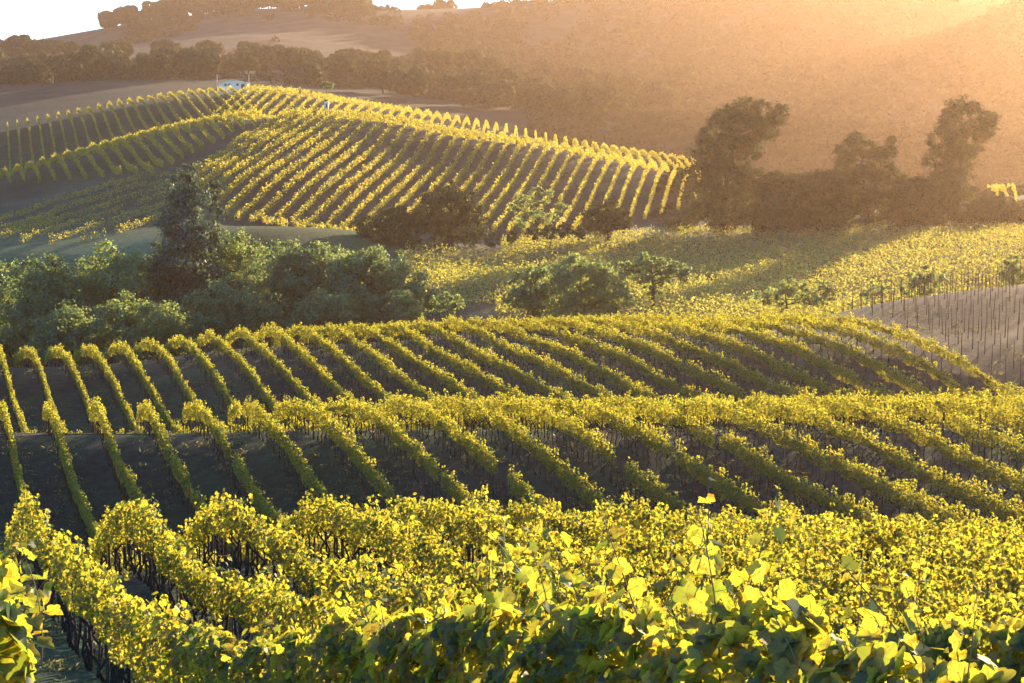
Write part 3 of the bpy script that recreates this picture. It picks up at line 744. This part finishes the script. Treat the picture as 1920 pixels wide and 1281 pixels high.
# hazy hedge at the right
H = 250.0
tree('cypress_tree', 'biggest hazy tree of the right hedge, crown leaning to the right', H,
     [(1395, 208, 28), (1360, 220, 26), (1430, 212, 26), (1462, 215, 20), (1340, 250, 30), (1395, 245, 40), (1440, 240, 26), (1325, 285, 32), (1375, 290, 42), (1415, 275, 26), (1310, 330, 32), (1360, 340, 46), (1400, 330, 30), (1310, 380, 36), (1360, 390, 46), (1405, 390, 34)], 1350, M_WOOD, .40, .95, .5, seed=26)
tree('cypress_tree', 'hazy hedge tree left of the rightmost tall tree, three spiky tops', H + 4,
     [(1602, 262, 18), (1590, 285, 24), (1628, 280, 20), (1672, 262, 9), (1668, 285, 16), (1640, 305, 34), (1590, 320, 34), (1570, 350, 34), (1630, 350, 44), (1675, 330, 24), (1590, 390, 36), (1650, 390, 36)], 1625, M_WOOD, .40, .95, .4, seed=27)
tree('cypress_tree', 'rightmost tall hazy tree with a ragged crown', H + 8,
     [(1805, 200, 22), (1780, 205, 18), (1825, 205, 16), (1850, 225, 22), (1790, 235, 34), (1835, 240, 30), (1765, 265, 28), (1810, 270, 34), (1755, 300, 24), (1795, 310, 34), (1770, 345, 32), (1805, 350, 30), (1765, 390, 36), (1810, 390, 34)], 1790, M_WOOD, .40, .95, .45, seed=28)
HS = [('tall hazy hedge shrub just right of the biggest tree', (1440, 1458, 1476), 318), ('hazy hedge shrub below the sunlit vine tips', (1488, 1505, 1522), 322),
      ('hazy hedge shrub left of the spiky tree', (1535, 1552, 1570), 312), ('hazy hedge shrub just right of the spiky tree', (1690, 1704), 335),
      ('hazy hedge shrub just left of the rightmost tall tree', (1718, 1735, 1750), 330), ('hazy hedge shrub right of the rightmost tall tree', (1840, 1860, 1878), 362),
      ('low hazy hedge shrub at the right frame edge', (1900, 1925, 1950), 380), ('low hazy hedge shrub left of the biggest tree', (1262, 1282), 402)]
for q, (lb, xs, yt) in enumerate(HS):
    lob = []
    for x in xs:
        lob += [(x, yt + 14 + (x * 7 % 13), 17)] + [(x + (x * 3 % 9) - 4, yy, 26) for yy in range(yt + 32, 432, 20)]
    tree('hedge_shrub', lb, H - 3 + q, lob, xs[len(xs) // 2], M_WOOD, .40, 1.0, .2, 'shrub', 'hedge shrubs', seed=30 + q)
tree('small_tree', 'small pale round tree standing on the back crest behind the vines', 432,
     [(607, 160, 6), (620, 161, 6), (613, 157, 5)], 614, M_WILLOW, .4, 1.3, .12, seed=40)

# --- oaks far away: a few shapes, copied
def far_oak(i):
    rr = np.random.default_rng(300 + i); m_v = []; m_n = []
    nl = 7
    for _ in range(nl):
        c0 = np.array([rr.uniform(-3.0, 3.0), rr.uniform(-3.0, 3.0), rr.uniform(3.2, 6.2)]); r0 = rr.uniform(1.7, 2.6)
        d = unit(rr.normal(size=(150, 3))); g = c0 + d * r0 * rr.uniform(.7, 1.05, (150, 1)) * np.array([1, 1, .85])
        m_v.append(g); m_n.append(d + .5 * rr.normal(size=(150, 3)))
    global rng
    rng = rr
    v, f = leaves(np.concatenate(m_v), np.concatenate(m_n), rr.uniform(.7, 1.3, nl * 150), DIAM)
    v[:, 2] = np.maximum(v[:, 2], 0.2)
    t = MB(); t.tube([(0, 0, -.6), (.1, 0, 1.6), (.3, .1, 4.5)], [.45, .32, .15], 6)
    for a in range(4): t.tube([(.1, 0, 1.8), (math.cos(a * 1.7) * 1.8, math.sin(a * 1.7) * 1.8, 4.2)], [.2, .08], 5)
    tv = np.concatenate(t.v); fs = [f]; n0 = len(v)
    for q in t.f.values(): fs.append(np.array(q) + n0)
    me = mesh_np('oak_tree', np.concatenate([v, tv]), fs, M_WOOD, link=False)
    me.materials.append(M_BARK)
    mi = np.zeros(len(me.polygons), np.int32); mi[len(f):] = 1; me.polygons.foreach_set('material_index', mi)
    return me
OAKS = [far_oak(i) for i in range(5)]
def plant(Xo, Yo, s, label, group, sink=0.0, sz=None):
    o = bpy.data.objects.new('oak_tree', random.choice(OAKS)); COL.objects.link(o)
    o.location = (Xo, Yo, float(G(Xo, Yo)) - sink); o.rotation_euler = (0, 0, random.uniform(0, 6.28)); o.scale = (s, s, sz or s)
    return tag(o, label, 'tree', group)
# oaks on the skyline
r = random.Random(21)
for x0, x1, n_, s0, s1 in ((212, 262, 5, 1.0, 1.9), (285, 330, 6, 1.1, 1.9), (325, 435, 13, 1.2, 2.2), (445, 530, 9, 1.0, 1.7), (530, 680, 20, 1.3, 2.2), (680, 735, 5, .5, 1.0)):
    for q in range(n_):
        x = x0 + (x1 - x0) * (q + r.uniform(0, 1)) / n_; Ys = 1195 + r.uniform(-16, 14)
        plant((x - 960) / FPX * Ys, Ys, r.uniform(s0, s1), 'oak on the left mountain skyline, sky showing under its crown', 'oaks on the left skyline', r.uniform(.8, 2.0))
for x0, x1, n_, s0, s1 in ((768, 795, 3, .6, 1.1), (798, 806, 2, 1.4, 1.8), (822, 846, 4, 1.2, 1.8), (855, 1030, 12, .3, .6), (1036, 1075, 5, .8, 1.7)):
    for q in range(n_):
        x = x0 + (x1 - x0) * (q + r.uniform(0, 1)) / n_; Ys = 1240 + r.uniform(-14, 10)
        plant((x - 960) / FPX * Ys, Ys, r.uniform(s0, s1), 'oak on the skyline right of the notch', 'oaks right of the notch', r.uniform(.6, 1.6))
for q in range(42):
    x = r.choice((r.uniform(205, 300), r.uniform(300, 690), r.uniform(560, 700))); Ys = r.uniform(1080, 1185)
    plant((x - 960) / FPX * Ys, Ys, r.uniform(.8, 1.7), 'oak on the upper mountain slope just below the skyline', 'oaks on the upper mountain slope', .8)
# the wood under the mountain
r = random.Random(11); cnt = 0
while cnt < 140:
    x = r.uniform(-40, 1290); Yw = r.uniform(570, 790)
    lim = np.interp(x, [0, 200, 420, 700, 900, 1090, 1300], [575, 590, 590, 580, 560, 540, 560])
    if Yw < lim: continue
    if 150 < x < 560 and Yw < 640 and r.random() < .5: continue
    plant((x - 960) / FPX * Yw, Yw, r.uniform(.9, 1.6) * (0.72 if x < 160 else 1), 'dark rounded oak in the hazy wood beneath the mountain', 'oaks of the wood beneath the mountain', .5); cnt += 1
for x, Yw, s in ((-5, 900, 1.3), (14, 905, 1.2), (34, 900, 1.5), (50, 905, 1.7), (66, 900, 1.4), (82, 905, 1.3), (98, 900, 1.2), (120, 880, 1.2), (140, 860, 1.1)):
    plant((x - 960) / FPX * Yw, Yw, s, 'oak on the low left skyline under the bare ridge', 'oaks on the low left skyline')

# --- brush on the mountain: one mass nobody could count
N = 10500
xb = rng.uniform(-100, 2150, N); Yb = np.exp(rng.uniform(math.log(600), math.log(1235), N))
patch = -1.3 * (sm(Yb, 830, 900) * (1 - sm(xb, 650, 850)))[:, 0] + wob(xb + Yb * 1.7, 120, 3) + wob(xb * 1.3 - Yb, 80, 4) + .9 * sm(xb, 500, 1000)[:, 0] + 1.3 * sm(xb, 1000, 1250)[:, 0] + 1.2 * (1 - sm(Yb, 760, 830))[:, 0]
keep = patch + rng.normal(0, .35, N) > 0.35
xb, Yb = xb[keep], Yb[keep]
xe = rng.uniform(1000, 2150, 2600); Ye = rng.uniform(440, 625, 2600); Ye = np.where(xe < 1320, np.maximum(Ye, 490), Ye)
ke = wob(xe + Ye, 50, 8) + rng.normal(0, .3, 2600) > -2.6
xh = rng.uniform(1235, 2150, 900); Yh = rng.uniform(262, 440, 900)
xb = np.concatenate([xb, xe[ke], xh]); Yb = np.concatenate([Yb, Ye[ke], Yh]); Xb = (xb - 960) / FPX * Yb
ctr = np.stack([Xb, Yb, G(Xb, Yb)], -1); per = 34
g = rng.normal(size=(len(ctr), per, 3)); g = unit(g) * rng.uniform(.75, 1.05, (len(ctr), per, 1)); g[..., 2] = np.abs(g[..., 2])
rad = rng.uniform(1.6, 4.6, (len(ctr), 1, 1)) * np.where(Yb < 440, .42, np.where(Yb < 630, .75, 1))[:, None, None]
pos = (ctr[:, None] + g * rad * np.array([1, 1, .95])).reshape(-1, 3)
v, f = leaves(pos, g.reshape(-1, 3) + rng.normal(size=(len(pos), 3)) * .35, np.repeat(rad[:, 0, 0], per) * rng.uniform(.35, .6, len(pos)), DIAM)
tag(mesh_np('brush', v, [f], M_SCRUB), 'scrub and far oak woodland covering the hazy mountain side', 'brush', kind='stuff')

# ------------------------------------------------------------------ buildings and small white things on the ridges
def shed():
    Ys = 446.0; a = (414 - 960) / FPX * Ys; b = (470 - 960) / FPX * Ys; X0 = (a + b) / 2; hw = (b - a) / 2
    z = float(G(X0, Ys)); z = max(z, P(442, 168, Ys)[2])
    root = tag(empty('shed', (X0, Ys, z)), 'low white shed with a shallow arched roof on the back crest', 'shed')
    hgt = 1.5; dpt = 4.0
    m = MB(); m.box((0, dpt / 2, hgt / 2 - .75), (hw - .3, dpt / 2, hgt / 2 + .75)); m.build('wall', M_WHITE, parent=root)
    n_ = 14; v = []; f = []
    for i in range(n_ + 1):
        t = -1 + 2 * i / n_; zz = hgt + .8 * (1 - t * t)
        for yy in (-.35, dpt + .35):
            v += [(t * hw, yy, zz), (t * hw, yy, zz + .12)]
    for i in range(n_):
        q = i * 4; p = q + 4
        f += [[q + 1, p + 1, p + 3, q + 3], [q, q + 2, p + 2, p], [q, p, p + 1, q + 1], [q + 2, q + 3, p + 3, p + 2]]
    m = MB(); m.add(v, f)
    for i in range(n_):                                                     # gable under the arch
        t0, t1 = -1 + 2 * i / n_, -1 + 2 * (i + 1) / n_
        m.add([(t0 * (hw - .3), .02, hgt), (t1 * (hw - .3), .02, hgt), (t1 * (hw - .3), .02, hgt + .76 * (1 - t1 * t1)), (t0 * (hw - .3), .02, hgt + .76 * (1 - t0 * t0))], [[0, 1, 2, 3]])
    m.build('roof', M_ROOF, parent=root)
    for xx in (-1.9, -1.0, 1.2):
        m = MB(); m.box((xx, -.03, hgt - .25), (.28, .03, .3)); m.build('window', M_DARK, parent=root)
    m = MB(); m.box((2.6, -.03, .45), (.45, .03, .95)); m.build('door', M_DARK, parent=root)
    for xx, lb in ((413, 'pale thin pole at the left end of the white shed'), (472, 'pale thin pole at the right end of the white shed')):
        Xp = (xx - 960) / FPX * 444; zz = float(G(Xp, 444))
        m = MB(); top = P(xx, 138, 444)[2]
        m.tube([(Xp, 444, zz - .3), (Xp, 444, top - .3)], [.07, .05], 8)
        tag(m.build('pole', M_WHITE, origin=(Xp, 444, zz)), lb, 'pole', 'poles beside the shed')
shed()
def tank(x, y, Ys, rad, h, label):
    q = on_ground(x, y, Ys - 40, Ys + 60); m = MB()
    root = tag(empty('water_tank', q), label, 'tank')
    m.tube([(0, 0, -.6), (0, 0, .05), (0, 0, h)], [rad, rad, rad], 16); m.build('tank_body', M_WHITE, parent=root, smooth=False)
    m = MB(); m.tube([(0, 0, h), (0, 0, h + .12), (0, 0, h + .45)], [rad * 1.06, rad * 1.06, rad * .2], 16); m.build('lid', M_ROOF, parent=root)
tank(333, 122, 730, 1.0, 3.0, 'tall white water tank among the oaks above the back hill')
def box_house(x, y, Ya, Yb, wd, h, label, name='hut'):
    q = on_ground(x, y, Ya, Yb); root = tag(empty(name, q), label, 'hut' if name == 'hut' else 'box')
    m = MB(); m.box((0, wd * .4, h / 2 - .3), (wd / 2, wd * .4, h / 2 + .3)); m.build('wall' if name == 'hut' else 'cabinet', M_WHITE, parent=root)
    m = MB(); m.add([(-wd * .56, -wd * .1, h), (wd * .56, -wd * .1, h), (wd * .56, wd * .9, h), (-wd * .56, wd * .9, h), (-wd * .56, wd * .4, h * 1.25), (wd * .56, wd * .4, h * 1.25)],
          [[0, 1, 5, 4], [2, 3, 4, 5], [1, 2, 5], [3, 0, 4], [0, 3, 2, 1]]); m.build('roof' if name == 'hut' else 'cover', M_ROOF, parent=root)
    m = MB(); m.box((0, -.03, h * .45), (wd * .18, .03, h * .4)); m.build('door', M_DARK, parent=root)
box_house(296, 121, 700, 780, 2.2, 1.6, 'small pale hut left of the tall white tank')
box_house(92, 156, 590, 680, 2.4, 1.2, 'tiny pale hut in the dark wood at the far left')
box_house(612, 203, 325, 345, .8, 1.0, 'small white utility box on the crest of the middle hill', 'utility_box')

# --- pale strip painted in for sunlit ground along the middle slope crest
Xl = np.linspace(-35, -18.5, 40); v = []; 
for yy in (-1.3, 1.3):
    Yl = 91.6 + yy + .25 * np.sin(Xl * .5); v.append(np.stack([Xl, Yl, G(Xl, Yl) + .02], -1))
v = np.concatenate(v); f = np.array([[i, i + 1, 41 + i, 40 + i] for i in range(39)])
tag(mesh_np('ground_line', v, [f], M_CREST_SUN), kind='structure')

# --- grass and weeds between the near rows
N = 34000
Yg = np.exp(rng.uniform(math.log(4), math.log(140), N)); ug = rng.uniform(-.34, .34, N); Xg = ug * Yg
keepg = wob(Xg * 1.1 + Yg * .35, .9, 41) + wob(Yg * .8 - Xg * .3, 1.6, 42) + rng.normal(0, .4, N) > .1
Xg, Yg = Xg[keepg], Yg[keepg]; N = len(Xg); per = 9
sizes = np.clip(.022 * (Yg / 12) ** .5, .016, .075) * rng.uniform(.7, 1.5, N)
g = rng.normal(size=(N, per, 3)) * np.array([2.4, 2.4, .0]) * sizes[:, None, None]
pos = np.stack([Xg, Yg, G(Xg, Yg)], -1)[:, None] + g; pos[..., 2] += sizes[:, None] * rng.uniform(.1, 2.4, (N, per))
nrm = rng.normal(size=(N * per, 3)); BLADE = np.array([(-.3, -.9, 0), (.3, -.9, 0), (.25, .3, .2), (0, 1.1, .5), (-.25, .3, .2)])
v, f = leaves(pos.reshape(-1, 3), nrm, np.repeat(sizes, per) * rng.uniform(.7, 1.5, N * per), BLADE * np.array([1, -1, 1]))
M_GRASS = leaf_mat('dry_grass', [(.05, .08, .035), (.09, .10, .045), (.2, .17, .09)], [(.2, .24, .05), (.3, .3, .08), (.4, .34, .12)], .4, .02)
tag(mesh_np('grass', v, [f], M_GRASS), 'dry grass and weeds on the soil between the vine rows', 'grass', kind='stuff')

# ------------------------------------------------------------------ haze: one box of even air round everything
m, t, out = new_mat('haze')
pv = t.nodes.new('ShaderNodeVolumePrincipled')
pv.inputs['Color'].default_value = (1.0, 0.66, 0.43, 1); pv.inputs['Density'].default_value = 0.000125
pv.inputs['Anisotropy'].default_value = 0.68; pv.inputs['Density Attribute'].default_value = ''
t.links.new(pv.outputs[0], out.inputs['Volume'])
zlo = float(gv[:, 2].min()) - 1.0; zhi = float(max(gv[:, 2].max() + 22, 60))
mb = MB(); mb.box((0, 4480, (zlo + zhi) / 2), (12500, 4700, (zhi - zlo) / 2))
hz = mb.build('haze', m)
tag(hz, 'warm sunlit haze filling the valley air', 'haze', kind='stuff')
print('z range', zlo, zhi)
